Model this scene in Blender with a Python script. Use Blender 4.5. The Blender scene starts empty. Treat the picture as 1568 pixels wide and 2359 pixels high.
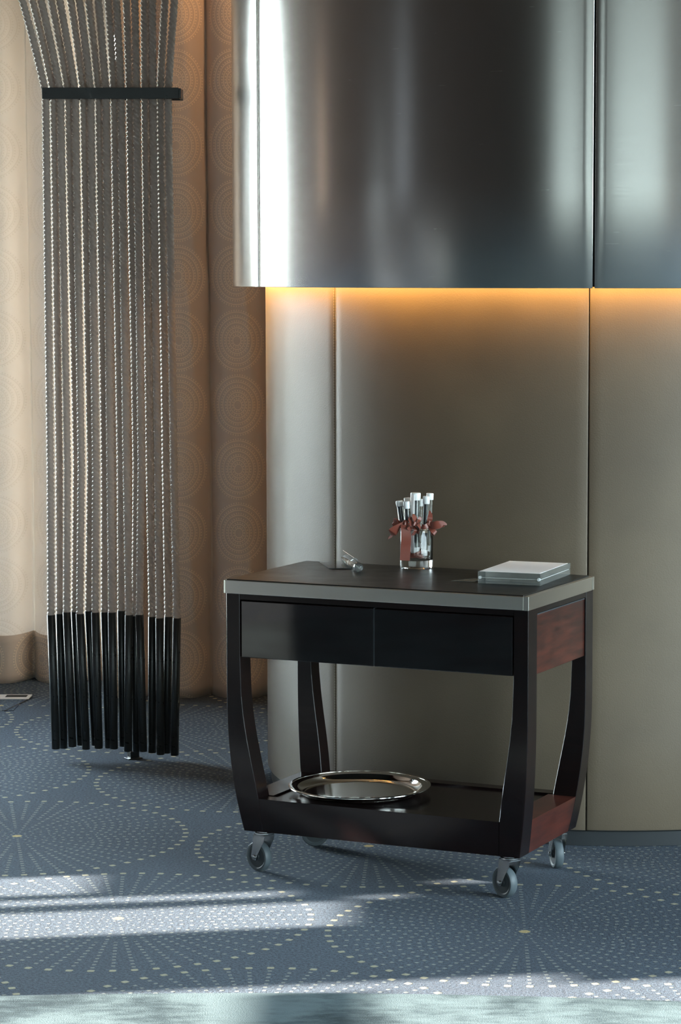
import bpy, bmesh, math, random
from mathutils import Vector, Matrix
from math import sin, cos, pi, radians as rad, sqrt
random.seed(7)
S = bpy.context.scene
COL = S.collection

# ------------------------------------------------------------------ camera
cam = bpy.data.cameras.new('camera')
cam_o = bpy.data.objects.new('camera', cam); COL.objects.link(cam_o)
cam_o.location = (0, 0, 1.7)
F = 5878.8
TILT = math.atan((1179.5-628.2)/F)
cam_o.rotation_euler = (pi/2-TILT, 0, 0)
cam.sensor_fit = 'VERTICAL'; cam.sensor_height = 36.0
cam.lens = F/2359*36
cam.shift_x = -(930-784)/2359
cam.clip_start = .05; cam.clip_end = 200
S.camera = cam_o

# ------------------------------------------------------------------ sky, sun, exposure
S.view_settings.view_transform = 'Standard'; S.view_settings.look = 'None'
S.view_settings.gamma = 1.0; S.view_settings.use_curve_mapping = False
S.view_settings.exposure = 0.0
SKY = 44.0
SUN = 1900.0
LED = 60.0
W = bpy.data.worlds.new('sky'); S.world = W; W.use_nodes = True
wn = W.node_tree; wn.nodes.clear()
wo = wn.nodes.new('ShaderNodeOutputWorld'); wb = wn.nodes.new('ShaderNodeBackground')
wt = wn.nodes.new('ShaderNodeTexCoord'); ws = wn.nodes.new('ShaderNodeSeparateXYZ'); wr = wn.nodes.new('ShaderNodeValToRGB')
wm = wn.nodes.new('ShaderNodeMath'); wm.operation = 'MULTIPLY_ADD'; wm.inputs[1].default_value = .5; wm.inputs[2].default_value = .5
wn.links.new(wt.outputs['Generated'], ws.inputs[0]); wn.links.new(ws.outputs['Z'], wm.inputs[0]); wn.links.new(wm.outputs[0], wr.inputs[0])
e = wr.color_ramp.elements
e[0].position = .46; e[0].color = (.34, .36, .35, 1)
e[1].position = .52; e[1].color = (.88, .96, 1, 1)
k = e.new(1.0); k.color = (.55, .74, 1, 1)
wn.links.new(wr.outputs[0], wb.inputs[0]); wb.inputs[1].default_value = SKY; wn.links.new(wb.outputs[0], wo.inputs[0])
sun = bpy.data.lights.new('sun', 'SUN'); sun.energy = SUN; sun.angle = rad(.53); sun.color = (1, .86, .70)
sun_o = bpy.data.objects.new('sun', sun); COL.objects.link(sun_o)
SD = Vector((1, .156, -.368))
sun_o.rotation_euler = SD.to_track_quat('-Z', 'Y').to_euler(); sun_o.location = (-9, 4, 4)
def portal(name, loc, d, sx, sy):       # a sky portal at each window opening
    l = bpy.data.lights.new(name, 'AREA'); l.shape = 'RECTANGLE'; l.size = sx; l.size_y = sy
    l.cycles.is_portal = True
    o = bpy.data.objects.new(name, l); COL.objects.link(o); o.location = loc
    o.rotation_euler = Vector(d).to_track_quat('-Z', 'Y').to_euler()
XL, XR, YF, YB, ZC = -6.0, 4.2, -5.0, 11.0, 3.6
W1 = (-5.85, -1.0, .06, 2.95); W2 = (-3.6, -1.7, .1, 3.2); W3 = (.15, 3.9, .1, 3.2); W4 = (.5, 6.2, .3, 3.1)
portal('back_window_daylight', ((W1[0]+W1[1])/2, YB+.1, (W1[2]+W1[3])/2), (0, -1, 0), W1[1]-W1[0], W1[3]-W1[2])
portal('front_window_daylight', ((W2[0]+W2[1])/2, YF-.1, (W2[2]+W2[3])/2), (0, 1, 0), W2[1]-W2[0], W2[3]-W2[2])
portal('wide_front_window_daylight', ((W3[0]+W3[1])/2, YF-.1, (W3[2]+W3[3])/2), (0, 1, 0), W3[1]-W3[0], W3[3]-W3[2])
portal('right_window_daylight', (XR+.1, (W4[0]+W4[1])/2, (W4[2]+W4[3])/2), (-1, 0, 0), W4[1]-W4[0], W4[3]-W4[2])

# ------------------------------------------------------------------ helpers
def srgb(r, g, b):
    f = lambda c: (c/255/12.92 if c <= 10 else ((c/255+.055)/1.055)**2.4)
    return (f(r), f(g), f(b), 1)
class N:                                  # small expression wrapper over math nodes
    def __init__(s, t, sock): s.t = t; s.s = sock
    def _b(s, op, o=None, c=None):
        n = s.t.nodes.new('ShaderNodeMath'); n.operation = op
        for i, x in enumerate((s, o, c)):
            if x is None: continue
            if isinstance(x, N): s.t.links.new(x.s, n.inputs[i])
            else: n.inputs[i].default_value = x
        return N(s.t, n.outputs[0])
    def __add__(s, o): return s._b('ADD', o)
    __radd__ = __add__
    def __sub__(s, o): return s._b('SUBTRACT', o)
    def __mul__(s, o): return s._b('MULTIPLY', o)
    __rmul__ = __mul__
    def __truediv__(s, o): return s._b('DIVIDE', o)
    def lt(s, o): return s._b('LESS_THAN', o)
    def gt(s, o): return s._b('GREATER_THAN', o)
    def rnd(s): return s._b('ROUND')
    def abs(s): return s._b('ABSOLUTE')
    def sqrt(s): return s._b('SQRT')
    def floor(s): return s._b('FLOOR')
    def mod(s, o): return s._b('FLOORED_MODULO', o)
    def mn(s, o): return s._b('MINIMUM', o)
    def mx(s, o): return s._b('MAXIMUM', o)
    def atan2(s, o): return s._b('ARCTAN2', o)
    def soft(s, a, b):                    # smoothstep 0..1 from a to b
        n = s.t.nodes.new('ShaderNodeMapRange'); n.interpolation_type = 'SMOOTHSTEP'
        s.t.links.new(s.s, n.inputs[0]); n.inputs[1].default_value = a; n.inputs[2].default_value = b
        n.inputs[3].default_value = 0; n.inputs[4].default_value = 1
        return N(s.t, n.outputs[0])
class Mat:
    def __init__(s, name, base=(.5, .5, .5, 1), rough=.5, metal=0., **kw):
        s.m = bpy.data.materials.new(name); s.m.use_nodes = True; s.t = s.m.node_tree
        s.p = s.t.nodes['Principled BSDF']; s.out = s.t.nodes['Material Output']
        s.set('Base Color', base); s.set('Roughness', rough); s.set('Metallic', metal)
        for k, v in kw.items(): s.set(k.replace('_', ' '), v)
    def set(s, k, v):
        if isinstance(v, N): s.t.links.new(v.s, s.p.inputs[k])
        elif hasattr(v, 'links'): s.t.links.new(v, s.p.inputs[k])
        else: s.p.inputs[k].default_value = v
    def coord(s, kind='Object'):
        n = s.t.nodes.new('ShaderNodeTexCoord'); return n.outputs[kind]
    def xyz(s, sock):
        n = s.t.nodes.new('ShaderNodeSeparateXYZ'); s.t.links.new(sock, n.inputs[0])
        return [N(s.t, o) for o in n.outputs]
    def noise(s, scale, detail=2., rough=.5, vec=None, stretch=None):
        n = s.t.nodes.new('ShaderNodeTexNoise'); n.inputs['Scale'].default_value = scale
        n.inputs['Detail'].default_value = detail; n.inputs['Roughness'].default_value = rough
        v = vec or s.coord('Object')
        if stretch:
            mp = s.t.nodes.new('ShaderNodeMapping'); mp.inputs['Scale'].default_value = stretch
            s.t.links.new(v, mp.inputs[0]); v = mp.outputs[0]
        s.t.links.new(v, n.inputs['Vector']); return N(s.t, n.outputs['Fac'])
    def mix(s, fac, a, b):
        n = s.t.nodes.new('ShaderNodeMix'); n.data_type = 'RGBA'
        for i, x in ((0, fac), (6, a), (7, b)):
            if isinstance(x, N): s.t.links.new(x.s, n.inputs[i])
            elif hasattr(x, 'links'): s.t.links.new(x, n.inputs[i])
            else: n.inputs[i].default_value = x
        return n.outputs[2]
    def bump(s, h, strength=.3, dist=.002):
        n = s.t.nodes.new('ShaderNodeBump'); n.inputs['Strength'].default_value = strength
        n.inputs['Distance'].default_value = dist; s.t.links.new(h.s, n.inputs['Height'])
        s.t.links.new(n.outputs[0], s.p.inputs['Normal'])
def put(name, me, mat, parent=None, smooth=False):
    o = bpy.data.objects.new(name, me); COL.objects.link(o)
    if mat and not me.materials: me.materials.append(mat.m if isinstance(mat, Mat) else mat)
    if smooth:
        for p in me.polygons: p.use_smooth = True
    if parent: o.parent = parent
    return o
def from_bm(name, bm, mat, parent=None, smooth=False):
    bmesh.ops.recalc_face_normals(bm, faces=bm.faces)
    me = bpy.data.meshes.new(name); bm.to_mesh(me); bm.free()
    return put(name, me, mat, parent, smooth)
def from_vf(name, v, f, mat, parent=None, smooth=False, uv=None):
    me = bpy.data.meshes.new(name); me.from_pydata(v, [], f); me.update()
    if uv:
        l = me.uv_layers.new(name='UVMap')
        for lp in me.loops: l.data[lp.index].uv = uv[lp.vertex_index]
    return put(name, me, mat, parent, smooth)
def tag(o, label, cat=None, group=None, kind=None):
    if label: o['label'] = label
    if cat: o['category'] = cat
    if group: o['group'] = group
    if kind: o['kind'] = kind
    return o
def empty(name, loc=(0, 0, 0), rz=0., rot=None):
    o = bpy.data.objects.new(name, None); COL.objects.link(o); o.location = loc; o.empty_display_size = .05
    o.rotation_euler = rot if rot else (0, 0, rz); return o
def bbox(bm, x0, x1, y0, y1, z0, z1, bev=0., seg=2):
    r = bmesh.ops.create_cube(bm, size=1.0); vs = r['verts']
    for v in vs:
        v.co = Vector((x0+(v.co.x+.5)*(x1-x0), y0+(v.co.y+.5)*(y1-y0), z0+(v.co.z+.5)*(z1-z0)))
    if bev:
        ed = list({e for v in vs for e in v.link_edges})
        bmesh.ops.bevel(bm, geom=ed, offset=bev, segments=seg, affect='EDGES', profile=.5)
def box(name, x0, x1, y0, y1, z0, z1, mat, parent=None, bev=0., seg=2):
    bm = bmesh.new(); bbox(bm, x0, x1, y0, y1, z0, z1, bev, seg)
    return from_bm(name, bm, mat, parent)
def lathe_vf(prof, n=48, cap0=True, cap1=True):
    v = []; f = []
    for r, z in prof:
        for i in range(n):
            a = 2*pi*i/n; v.append((r*cos(a), r*sin(a), z))
    m = len(prof)
    for j in range(m-1):
        for i in range(n):
            f.append((j*n+i, j*n+(i+1) % n, (j+1)*n+(i+1) % n, (j+1)*n+i))
    if cap0: f.append(tuple(range(n))[::-1])
    if cap1: f.append(tuple((m-1)*n+i for i in range(n)))
    return v, f
def lathe(name, prof, mat, parent=None, n=48, smooth=True, cap0=True, cap1=True, loc=None, rot=None):
    v, f = lathe_vf(prof, n, cap0, cap1)
    o = from_vf(name, v, f, mat, parent)
    bm = bmesh.new(); bm.from_mesh(o.data); bmesh.ops.recalc_face_normals(bm, faces=bm.faces); bm.to_mesh(o.data); bm.free()
    if smooth:
        for p in o.data.polygons: p.use_smooth = True
        o.data.set_sharp_from_angle(angle=rad(38))
    if loc: o.location = loc
    if rot: o.rotation_euler = rot
    return o
def tube_vf(path, r, n=12):
    v = []; f = []
    for j, p in enumerate(path):
        p = Vector(p); a = Vector(path[max(0, j-1)]); b = Vector(path[min(len(path)-1, j+1)])
        t = (b-a).normalized(); s = t.orthogonal().normalized() if j == 0 else (s-t*s.dot(t)).normalized()
        w = t.cross(s); rr = r[j] if isinstance(r, (list, tuple)) else r
        for i in range(n):
            q = p+(s*cos(2*pi*i/n)+w*sin(2*pi*i/n))*rr; v.append(tuple(q))
    for j in range(len(path)-1):
        for i in range(n): f.append((j*n+i, j*n+(i+1) % n, (j+1)*n+(i+1) % n, (j+1)*n+i))
    f.append(tuple(range(n))[::-1]); f.append(tuple((len(path)-1)*n+i for i in range(n)))
    return v, f

# ------------------------------------------------------------------ materials
def mk_carpet():
    m = Mat('patterned_carpet', rough=.95); m.set('Specular IOR Level', .12); m.set('Sheen Weight', .12)
    x, y, z = m.xyz(m.coord('Object'))
    GA, SP, R = .1256, 1.0761, .5098; gx, gy = -.7549, 6.6176
    x = x-gx; y = y-gy
    qu = x*cos(GA)-y*sin(GA); qv = x*sin(GA)+y*cos(GA)
    def cell(ou, ov):
        a = qu-ou; b = qv-ov
        du = a-(a/SP).rnd()*SP; hv = SP*1.7320508; dv = b-(b/hv).rnd()*hv
        return du, dv, (du*du+dv*dv).sqrt()
    du1, dv1, r1 = cell(0, 0); du2, dv2, r2 = cell(SP/2, SP*.8660254)
    s = r2.lt(r1); inv = 1+(s*-1)
    du = du1*inv+du2*s; dv = dv1*inv+dv2*s; r = r1*inv+r2*s
    th = dv.atan2(du)
    ds = R/18.0
    lvl = r.lt(.1)*1+r.lt(.24)*1                       # fewer spokes near the centre
    n = 15+r.gt(.1)*15+r.gt(.24)*30
    kk = th*n/(2*pi)
    odd = kk.rnd().mod(2.0); inn = r.lt(R-ds*.95); par = odd*inn*.5
    ring = (r/ds-par).rnd()+par                        # every second spoke is offset by half a step
    tang = (kk-kk.rnd())*(2*pi)/n*r
    wob = m.noise(60., 1.)
    frr = r-ring*ds
    last = ring.gt(17.6)
    hw = last*.0036+(.0030+r*.011).mn(.0054)
    ax = (tang/hw).abs(); ay = (frr/hw).abs()
    d = (ax*ax*ax*ax+ay*ay*ay*ay)+(wob-.5)*1.0
    dot = (1+(d.soft(.3, 1.6)*-1))*ring.lt(18.5)*ring.gt(.4)*(inn+last+(1+odd*-1)).mn(1.0)
    cen = r.lt(.0145)
    dot = dot.mx(cen)
    fib = m.noise(420., 2.); big = m.noise(1.3, 3.); mid = m.noise(130., 3.)
    val = fib*.5+mid*.5
    base = m.mix(val.soft(.36, .64), srgb(26, 37, 52), srgb(80, 99, 116))
    base = m.mix(big.soft(.35, .7)*.35, base, srgb(46, 58, 74))
    dc = m.mix(last, srgb(138, 144, 138), srgb(182, 176, 146))
    dc = m.mix(cen, dc, srgb(205, 180, 120))
    m.set('Base Color', m.mix(dot*(.3+fib*1.05).mn(1.0), base, dc))
    m.bump(fib*.7+mid*.8+dot*.4, .8, .008)
    return m
def mk_rug():
    m = Mat('mottled_rug', rough=.95); m.set('Specular IOR Level', .12)
    c = m.coord('Object')
    a = m.noise(3.2, 4., .55, c); b = m.noise(14., 3., .6, c, (1, 3, 1)); fib = m.noise(420., 2., .5, c)
    v = a*.75+b*.3+(fib-.5)*.12
    col = m.mix(v.soft(.36, .64), srgb(48, 60, 65), srgb(100, 116, 120))
    m.set('Base Color', col); m.bump(fib, .4, .005)
    return m
def mk_curtain(name, base, thread, transl):
    m = Mat(name, rough=.42); m.set('Sheen Weight', .25); m.set('Specular IOR Level', .5)
    u, v, _ = m.xyz(m.coord('UV'))
    PV = .2555; R = .113; PU = .28
    du = u-(u/PU).floor()*PU-PU/2; dv = v-((v-1.4315)/PV).rnd()*PV-1.4315
    r = (du*du+dv*dv).sqrt(); th = dv.atan2(du)
    pat = None
    for q, nn in ((.17, 14), (.31, 22), (.45, 32), (.63, 44), (.81, 54), (1.0, 64)):
        line = 1+((r-q*R).abs().soft(.0008, .0024)*-1)
        k = th*nn/(2*pi); t = (k-k.rnd())*(2*pi)/nn*r
        dd = (t*t*1.6+(r-(q*R+.0068))*(r-(q*R+.0068))).sqrt()
        dots = 1+(dd.soft(.0022, .0042)*-1)
        one = line.mx(dots)
        pat = one if pat is None else pat.mx(one)
    weave = m.noise(500., 1.)
    col = m.mix(pat*.75, base, thread); m.set('Base Color', col)
    m.set('Roughness', pat*.25+.36)
    m.bump(pat*.5+weave*.15, .35, .002)
    if transl:
        tr = m.t.nodes.new('ShaderNodeBsdfTranslucent'); m.t.links.new(m.mix(.0, col, col), tr.inputs[0])
        mx = m.t.nodes.new('ShaderNodeMixShader'); mx.inputs[0].default_value = transl
        m.t.links.new(m.p.outputs[0], mx.inputs[1]); m.t.links.new(tr.outputs[0], mx.inputs[2]); m.t.links.new(mx.outputs[0], m.out.inputs[0])
    return m
def mk_steel(name, base, rough, an, streak=True):
    m = Mat(name, base, rough, 1.0); m.set('Anisotropic', an); m.set('Anisotropic Rotation', .25)
    t = m.t.nodes.new('ShaderNodeTangent'); t.direction_type = 'UV_MAP'; t.uv_map = 'UVMap'
    m.t.links.new(t.outputs[0], m.p.inputs['Tangent'])
    n = m.noise(3., 4., .6, m.coord('UV'), (2., 260., 1))
    m.set('Roughness', n*.10+(rough-.05))
    return m
def mk_wood(name, a, b, coat=.6, rough=.32):
    m = Mat(name, rough=rough); g = m.noise(9., 4., .6, None, (1, 1, 7)); h = m.noise(4., 2.)
    m.set('Base Color', m.mix((g*.6+h*.4).soft(.3, .72), a, b)); m.set('Coat Weight', coat); m.set('Coat Roughness', .12)
    m.set('Specular IOR Level', .3)
    m.bump(m.noise(3., 2.), .08, .01)
    return m
M = {}
M['carpet'] = mk_carpet(); M['rug'] = mk_rug()
M['satin'] = mk_curtain('satin_curtain', srgb(204, 184, 166), srgb(244, 222, 194), 0)
M['sheer'] = mk_curtain('backlit_curtain', srgb(226, 216, 206), srgb(216, 205, 193), .19)
M['steel'] = mk_steel('brushed_steel', (.54, .53, .51, 1), .25, .62)
M['band'] = mk_steel('brushed_trim_steel', (.82, .79, .72, 1), .33, .4)
M['leather'] = Mat('taupe_leather', srgb(132, 124, 104), .55)
M['leather'].set('Sheen Weight', .3); M['leather'].set('Sheen Roughness', .4); M['leather'].set('Coat Weight', .35); M['leather'].set('Coat Roughness', .48); _n = M['leather'].noise(260., 2.); M['leather'].bump(_n, .25, .002)
M['leather'].set('Base Color', M['leather'].mix(M['leather'].noise(2., 3.).soft(.3, .7), srgb(94, 82, 66), srgb(110, 97, 78)))
M['thread'] = Mat('stitch_thread', srgb(160, 150, 130), .7)
M['core'] = Mat('dark_core', srgb(30, 29, 27), .8)
M['plinth'] = Mat('plinth_lacquer', srgb(46, 50, 52), .45); M['plinth'].bump(M['plinth'].noise(30.), .05, .002)
M['wood'] = mk_wood('espresso_wood', srgb(14, 10, 11), srgb(26, 15, 14), .12, .24)
M['drawer'] = mk_wood('lacquered_espresso', srgb(12, 10, 12), srgb(22, 14, 14), .9, .3); M['drawer'].set('Coat Roughness', .04); M['drawer'].set('Coat IOR', 1.6); M['drawer'].set('Specular IOR Level', .1)
M['red_wood'] = mk_wood('red_brown_wood', srgb(38, 18, 15), srgb(86, 40, 29), .35, .4)
M['pad'] = Mat('black_leather_pad', srgb(25, 28, 29), .38); M['pad'].bump(M['pad'].noise(180., 3.), .12, .002)
M['pad'].set('Roughness', M['pad'].noise(11., 4., .65)*.22+.24)
M['gap'] = Mat('shadow_gap', srgb(8, 8, 8), .8)
M['silver'] = Mat('polished_silver', (.80, .78, .73, 1), .09, 1.0); M['silver'].bump(M['silver'].noise(25., 3.), .015, .01)
M['zinc'] = Mat('zinc_plate', (.46, .48, .49, 1), .25, 1.0); M['zinc'].set('Roughness', M['zinc'].noise(20.)*.08+.22)
M['rubber'] = Mat('grey_rubber', srgb(86, 96, 100), .5); M['rubber'].bump(M['rubber'].noise(200.), .06, .001)
M['hub'] = Mat('grey_hub_plastic', srgb(62, 70, 74), .42); M['hub'].set('Roughness', M['hub'].noise(80.)*.15+.35)
M['rope'] = Mat('twisted_rope_fibre', srgb(118, 110, 106), .42); M['rope'].set('Sheen Weight', .2)
_r = M['rope']; _r.set('Base Color', _r.mix(_r.noise(700., 2.), srgb(170, 154, 143), srgb(222, 204, 190))); _r.bump(_r.noise(900., 1.), .3, .001)
M['black'] = Mat('black_bronze_tube', srgb(46, 48, 48), .28, .35); M['black'].set('Roughness', M['black'].noise(40.)*.1+.24)
M['wall'] = Mat('dark_brown_wall', srgb(62, 47, 41), .7); M['wall'].bump(M['wall'].noise(30.), .1, .003)
M['ceil'] = Mat('warm_ceiling', srgb(84, 68, 60), .8); M['ceil'].bump(M['ceil'].noise(40.), .05, .002)
M['frame'] = Mat('window_frame_metal', srgb(70, 72, 72), .45, .6); M['frame'].set('Roughness', M['frame'].noise(50.)*.1+.4)
M['white'] = Mat('white_plastic', srgb(236, 240, 240), .45); M['white'].bump(M['white'].noise(90.), .02, .001)
M['paper'] = Mat('white_paper', srgb(252, 252, 252), .7); M['paper'].bump(M['paper'].noise(200.), .03, .001)
M['ribbon'] = Mat('copper_brown_satin', srgb(118, 58, 44), .34); M['ribbon'].set('Sheen Weight', .3); M['ribbon'].bump(M['ribbon'].noise(60.), .15, .002)
M['darkfoil'] = Mat('dark_tube_lining', srgb(40, 44, 48), .3)
M['darkfoil'].bump(M['darkfoil'].noise(60.), .1, .001)
M['cork'] = Mat('pale_cork', srgb(216, 200, 176), .8); M['cork'].bump(M['cork'].noise(200.), .2, .001)
def mk_glass(name, tint, ior):
    m = Mat(name, tint, .0); m.set('Transmission Weight', 1.0); m.set('IOR', ior)
    m.set('Roughness', m.noise(20.)*.02); return m
M['glass'] = mk_glass('clear_glass', (.97, .99, .985, 1), 1.5)
def mk_acrylic():
    m = Mat('clear_acrylic', srgb(225, 236, 236), .25); t = m.t
    tr = t.nodes.new('ShaderNodeBsdfTransparent'); tr.inputs[0].default_value = (.95, .98, .975, 1)
    gl = t.nodes.new('ShaderNodeBsdfGlossy'); gl.inputs['Roughness'].default_value = .02
    fr = t.nodes.new('ShaderNodeFresnel'); fr.inputs[0].default_value = 1.49
    a = t.nodes.new('ShaderNodeMixShader'); b = t.nodes.new('ShaderNodeMixShader')
    t.links.new(fr.outputs[0], a.inputs[0]); t.links.new(tr.outputs[0], a.inputs[1]); t.links.new(gl.outputs[0], a.inputs[2])
    t.links.new((m.noise(40.)*.08+.06).s, b.inputs[0]); t.links.new(a.outputs[0], b.inputs[1]); t.links.new(m.p.outputs[0], b.inputs[2])
    t.links.new(b.outputs[0], m.out.inputs[0]); return m
M['acrylic'] = mk_acrylic()
def mk_pane(name, tint):
    m = Mat(name, (1, 1, 1, 1), .02); t = m.t
    tr = t.nodes.new('ShaderNodeBsdfTransparent'); tr.inputs[0].default_value = tint
    gl = t.nodes.new('ShaderNodeBsdfGlossy'); gl.inputs['Roughness'].default_value = .03
    mx = t.nodes.new('ShaderNodeMixShader'); mx.inputs[0].default_value = .06
    t.links.new(tr.outputs[0], mx.inputs[1]); t.links.new(gl.outputs[0], mx.inputs[2]); t.links.new(mx.outputs[0], m.out.inputs[0])
    return m
M['pane'] = mk_pane('window_glass', (.95, .98, .97, 1)); M['light_tint'] = mk_pane('lightly_tinted_glass', (.60, .63, .63, 1)); M['tint'] = mk_pane('tinted_window_glass', (.28, .30, .295, 1)); M['deep_tint'] = mk_pane('deep_tinted_glass', (.16, .164, .17, 1))  # tints added to dim the daylight coming through each opening
def mk_emit(name, col, st):
    m = Mat(name, (.8, .8, .8, 1), .5); m.set('Emission Color', col); m.set('Emission Strength', st); return m
M['led'] = mk_emit('warm_led', (1, .50, .13, 1), LED)
M['lampshade'] = mk_emit('warm_lampshade', (1, .48, .2, 1), 1.8)
M['socket'] = Mat('brushed_floor_plate', (.86, .87, .87, 1), .4, .35); M['socket'].set('Roughness', M['socket'].noise(60.)*.15+.3)

# ------------------------------------------------------------------ room shell
def struct(o): o['kind'] = 'structure'; return o
struct(box('floor', XL-.2, XR+.2, YF-.2, YB+.2, -.1, 0, M['carpet']))
struct(box('ceiling', XL-.2, XR+.2, YF-.2, YB+.2, ZC, ZC+.15, M['ceil']))
def holed_wall(name, axis, pos, th, a0, a1, holes, mat):     # holes = (a0, a1, z0, z1)
    A = sorted({a0, a1, *[h[0] for h in holes], *[h[1] for h in holes]}); Z = sorted({0, ZC, *[h[2] for h in holes], *[h[3] for h in holes]})
    bm = bmesh.new()
    for i in range(len(A)-1):
        run = None
        for j in range(len(Z)):
            solid = False
            if j < len(Z)-1:
                ca, cz = (A[i]+A[i+1])/2, (Z[j]+Z[j+1])/2
                solid = not any(h[0] < ca < h[1] and h[2] < cz < h[3] for h in holes)
            if solid and run is None: run = Z[j]
            if not solid and run is not None:
                if axis == 'x': bbox(bm, A[i], A[i+1], pos, pos+th, run, Z[j])
                else: bbox(bm, pos, pos+th, A[i], A[i+1], run, Z[j])
                run = None
    return struct(from_bm(name, bm, mat))
SLOTS = [(6.088, 6.304, .05, 1.90), (5.969, 6.033, .05, 2.10), (5.631, 5.892, .05, 2.16), (5.0, 5.085, .05, 2.36),
         (5.905, 5.945, 2.165, 2.215), (6.05, 6.085, 2.25, 2.33), (4.45, 5.0, 1.86, 2.09), (4.45, 5.0, 2.19, 2.75)]  # unseen openings shaped to throw the sun streaks onto carpet and rug
for _k in range(24):                       # added stepped openings; the floor patch they light mirrors in the left drawer
    _y = 2.9+.06*_k; _x = (-3.59+(_y+.03-3.464)/.784)/.801
    SLOTS.append((_y, _y+.06, .05, .368*(_x+6)))
holed_wall('wall_back', 'x', YB, .18, XL-.2, XR+.2, [W1], M['wall'])
holed_wall('wall_front', 'x', YF-.18, .18, XL-.2, XR+.2, [W2, W3], M['wall'])
holed_wall('wall_right', 'y', XR, .18, YF, YB, [W4], M['wall'])
holed_wall('wall_left', 'y', XL-.04, .04, YF, YB, SLOTS, M['wall'])
def window(n, axis, pos, a0, a1, z0, z1, mull, glass='pane'):
    r = struct(empty('window_%d' % n, ((a0+a1)/2, pos, z0) if axis == 'x' else (pos, (a0+a1)/2, z0)))
    def bx(nm, A0, A1, P0, P1, Z0, Z1, mt):
        c = r.location
        if axis == 'x': o = box(nm, A0-c.x, A1-c.x, P0-c.y, P1-c.y, Z0-c.z, Z1-c.z, mt, r)
        else: o = box(nm, P0-c.x, P1-c.x, A0-c.y, A1-c.y, Z0-c.z, Z1-c.z, mt, r)
        return o
    w = .05; p0, p1 = pos+.06, pos+.11
    for q in (a0+w/2, *[a0+(a1-a0)*i/(mull+1) for i in range(1, mull+1)], a1-w/2): bx('mullion', q-w/2, q+w/2, p0, p1, z0, z1, M['frame'])
    bx('rail', a0+w, a1-w, p0, p1, z0, z0+w, M['frame']); bx('rail', a0+w, a1-w, p0, p1, z1-w, z1, M['frame'])
    bx('pane', a0+w, a1-w, pos+.083, pos+.087, z0+w, z1-w, M[glass])
window(1, 'x', YB, *W1, 3); window(2, 'x', YF-.18, *W2, 1, 'tint'); window(3, 'x', YF-.18, *W3, 2, 'tint'); window(4, 'y', XR, *W4, 3, 'light_tint')
r5 = struct(empty('window_5', (XL-.06, 5.6, 0)))  # added dark pane over the sun openings, dims their streak in the steel
box('pane', -.004, 0, -2.8, .9, .02, 2.9, M['deep_tint'], r5)
for nm, a, b, c, d in (('wall_back', XL+.02, XR-.02, YB-.015, YB-.001),):
    struct(box('baseboard_back', -.95, XR-.02, YB-.016, YB-.001, .0, .10, M['plinth']))
struct(box('baseboard_right', XR-.016, XR-.001, YF+.02, YB-.02, 0, .10, M['plinth']))

# ------------------------------------------------------------------ round column
CX, CY, RW, RS, ZS = .6578, 8.5761, 1.1195, 1.2271, 1.6551
colo = empty('column', (CX, CY, 0))
tag(colo, 'large round column with taupe leather panels below and brushed steel cladding above', 'column')
def pol(r, a, z): return (-r*sin(a), -r*cos(a), z)           # a measured to the left of the camera side
def panel(name, r, th, a0, a1, z0, z1, mat, gap, bev, na, parent):
    da = gap/2/r; a0 += da; a1 -= da
    # section with rounded rim: list of (inset, radial drop)
    rim = [(0, th), (0, bev), (bev*.3, bev*.3), (bev, 0)]
    v = []; f = []; uv = []
    rings = []
    A = [a0+(a1-a0)*i/na for i in range(na+1)]
    def loop(ins, drop):
        pts = []
        ai = ins/r
        for a in A: pts.append((min(max(a, a0+ai), a1-ai), z0+ins))
        for k in range(1, 6): pts.append((a1-ai, z0+ins+(z1-z0-2*ins)*k/6))
        for a in A[::-1]: pts.append((min(max(a, a0+ai), a1-ai), z1-ins))
        for k in range(1, 6): pts.append((a0+ai, z1-ins-(z1-z0-2*ins)*k/6))
        b = len(v)
        for a, z in pts: v.append(pol(r-drop, a, z)); uv.append((a*r, z))
        return list(range(b, b+len(pts)))
    L = [loop(*q) for q in rim]
    n = len(L[0])
    for p, q in zip(L, L[1:]):
        for i in range(n): f.append((p[i], p[(i+1) % n], q[(i+1) % n], q[i]))
    q = L[-1]; nb = na+1
    bot = q[:nb]; right = q[nb:nb+5]; top = q[nb+5:nb+5+nb][::-1]; left = q[nb+5+nb:][::-1]
    rows = [bot]
    for k in range(5):
        row = [left[k]]
        for i in range(1, na):
            a = min(max(A[i], a0+bev/r), a1-bev/r); z = z0+bev+(z1-z0-2*bev)*(k+1)/6
            row.append(len(v)); v.append(pol(r, a, z)); uv.append((a*r, z))
        row.append(right[k]); rows.append(row)
    rows.append(top)
    for p, q2 in zip(rows, rows[1:]):
        for i in range(na): f.append((p[i], p[i+1], q2[i+1], q2[i]))
    o = from_vf(name, v, f, mat, parent, uv=uv)
    bm = bmesh.new(); bm.from_mesh(o.data); bmesh.ops.recalc_face_normals(bm, faces=bm.faces); bm.to_mesh(o.data); bm.free()
    for p in o.data.polygons: p.use_smooth = True
    o.data.set_sharp_from_angle(angle=rad(50))
    return o
a_w = rad(6.01); a_s = rad(5.318)
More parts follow.
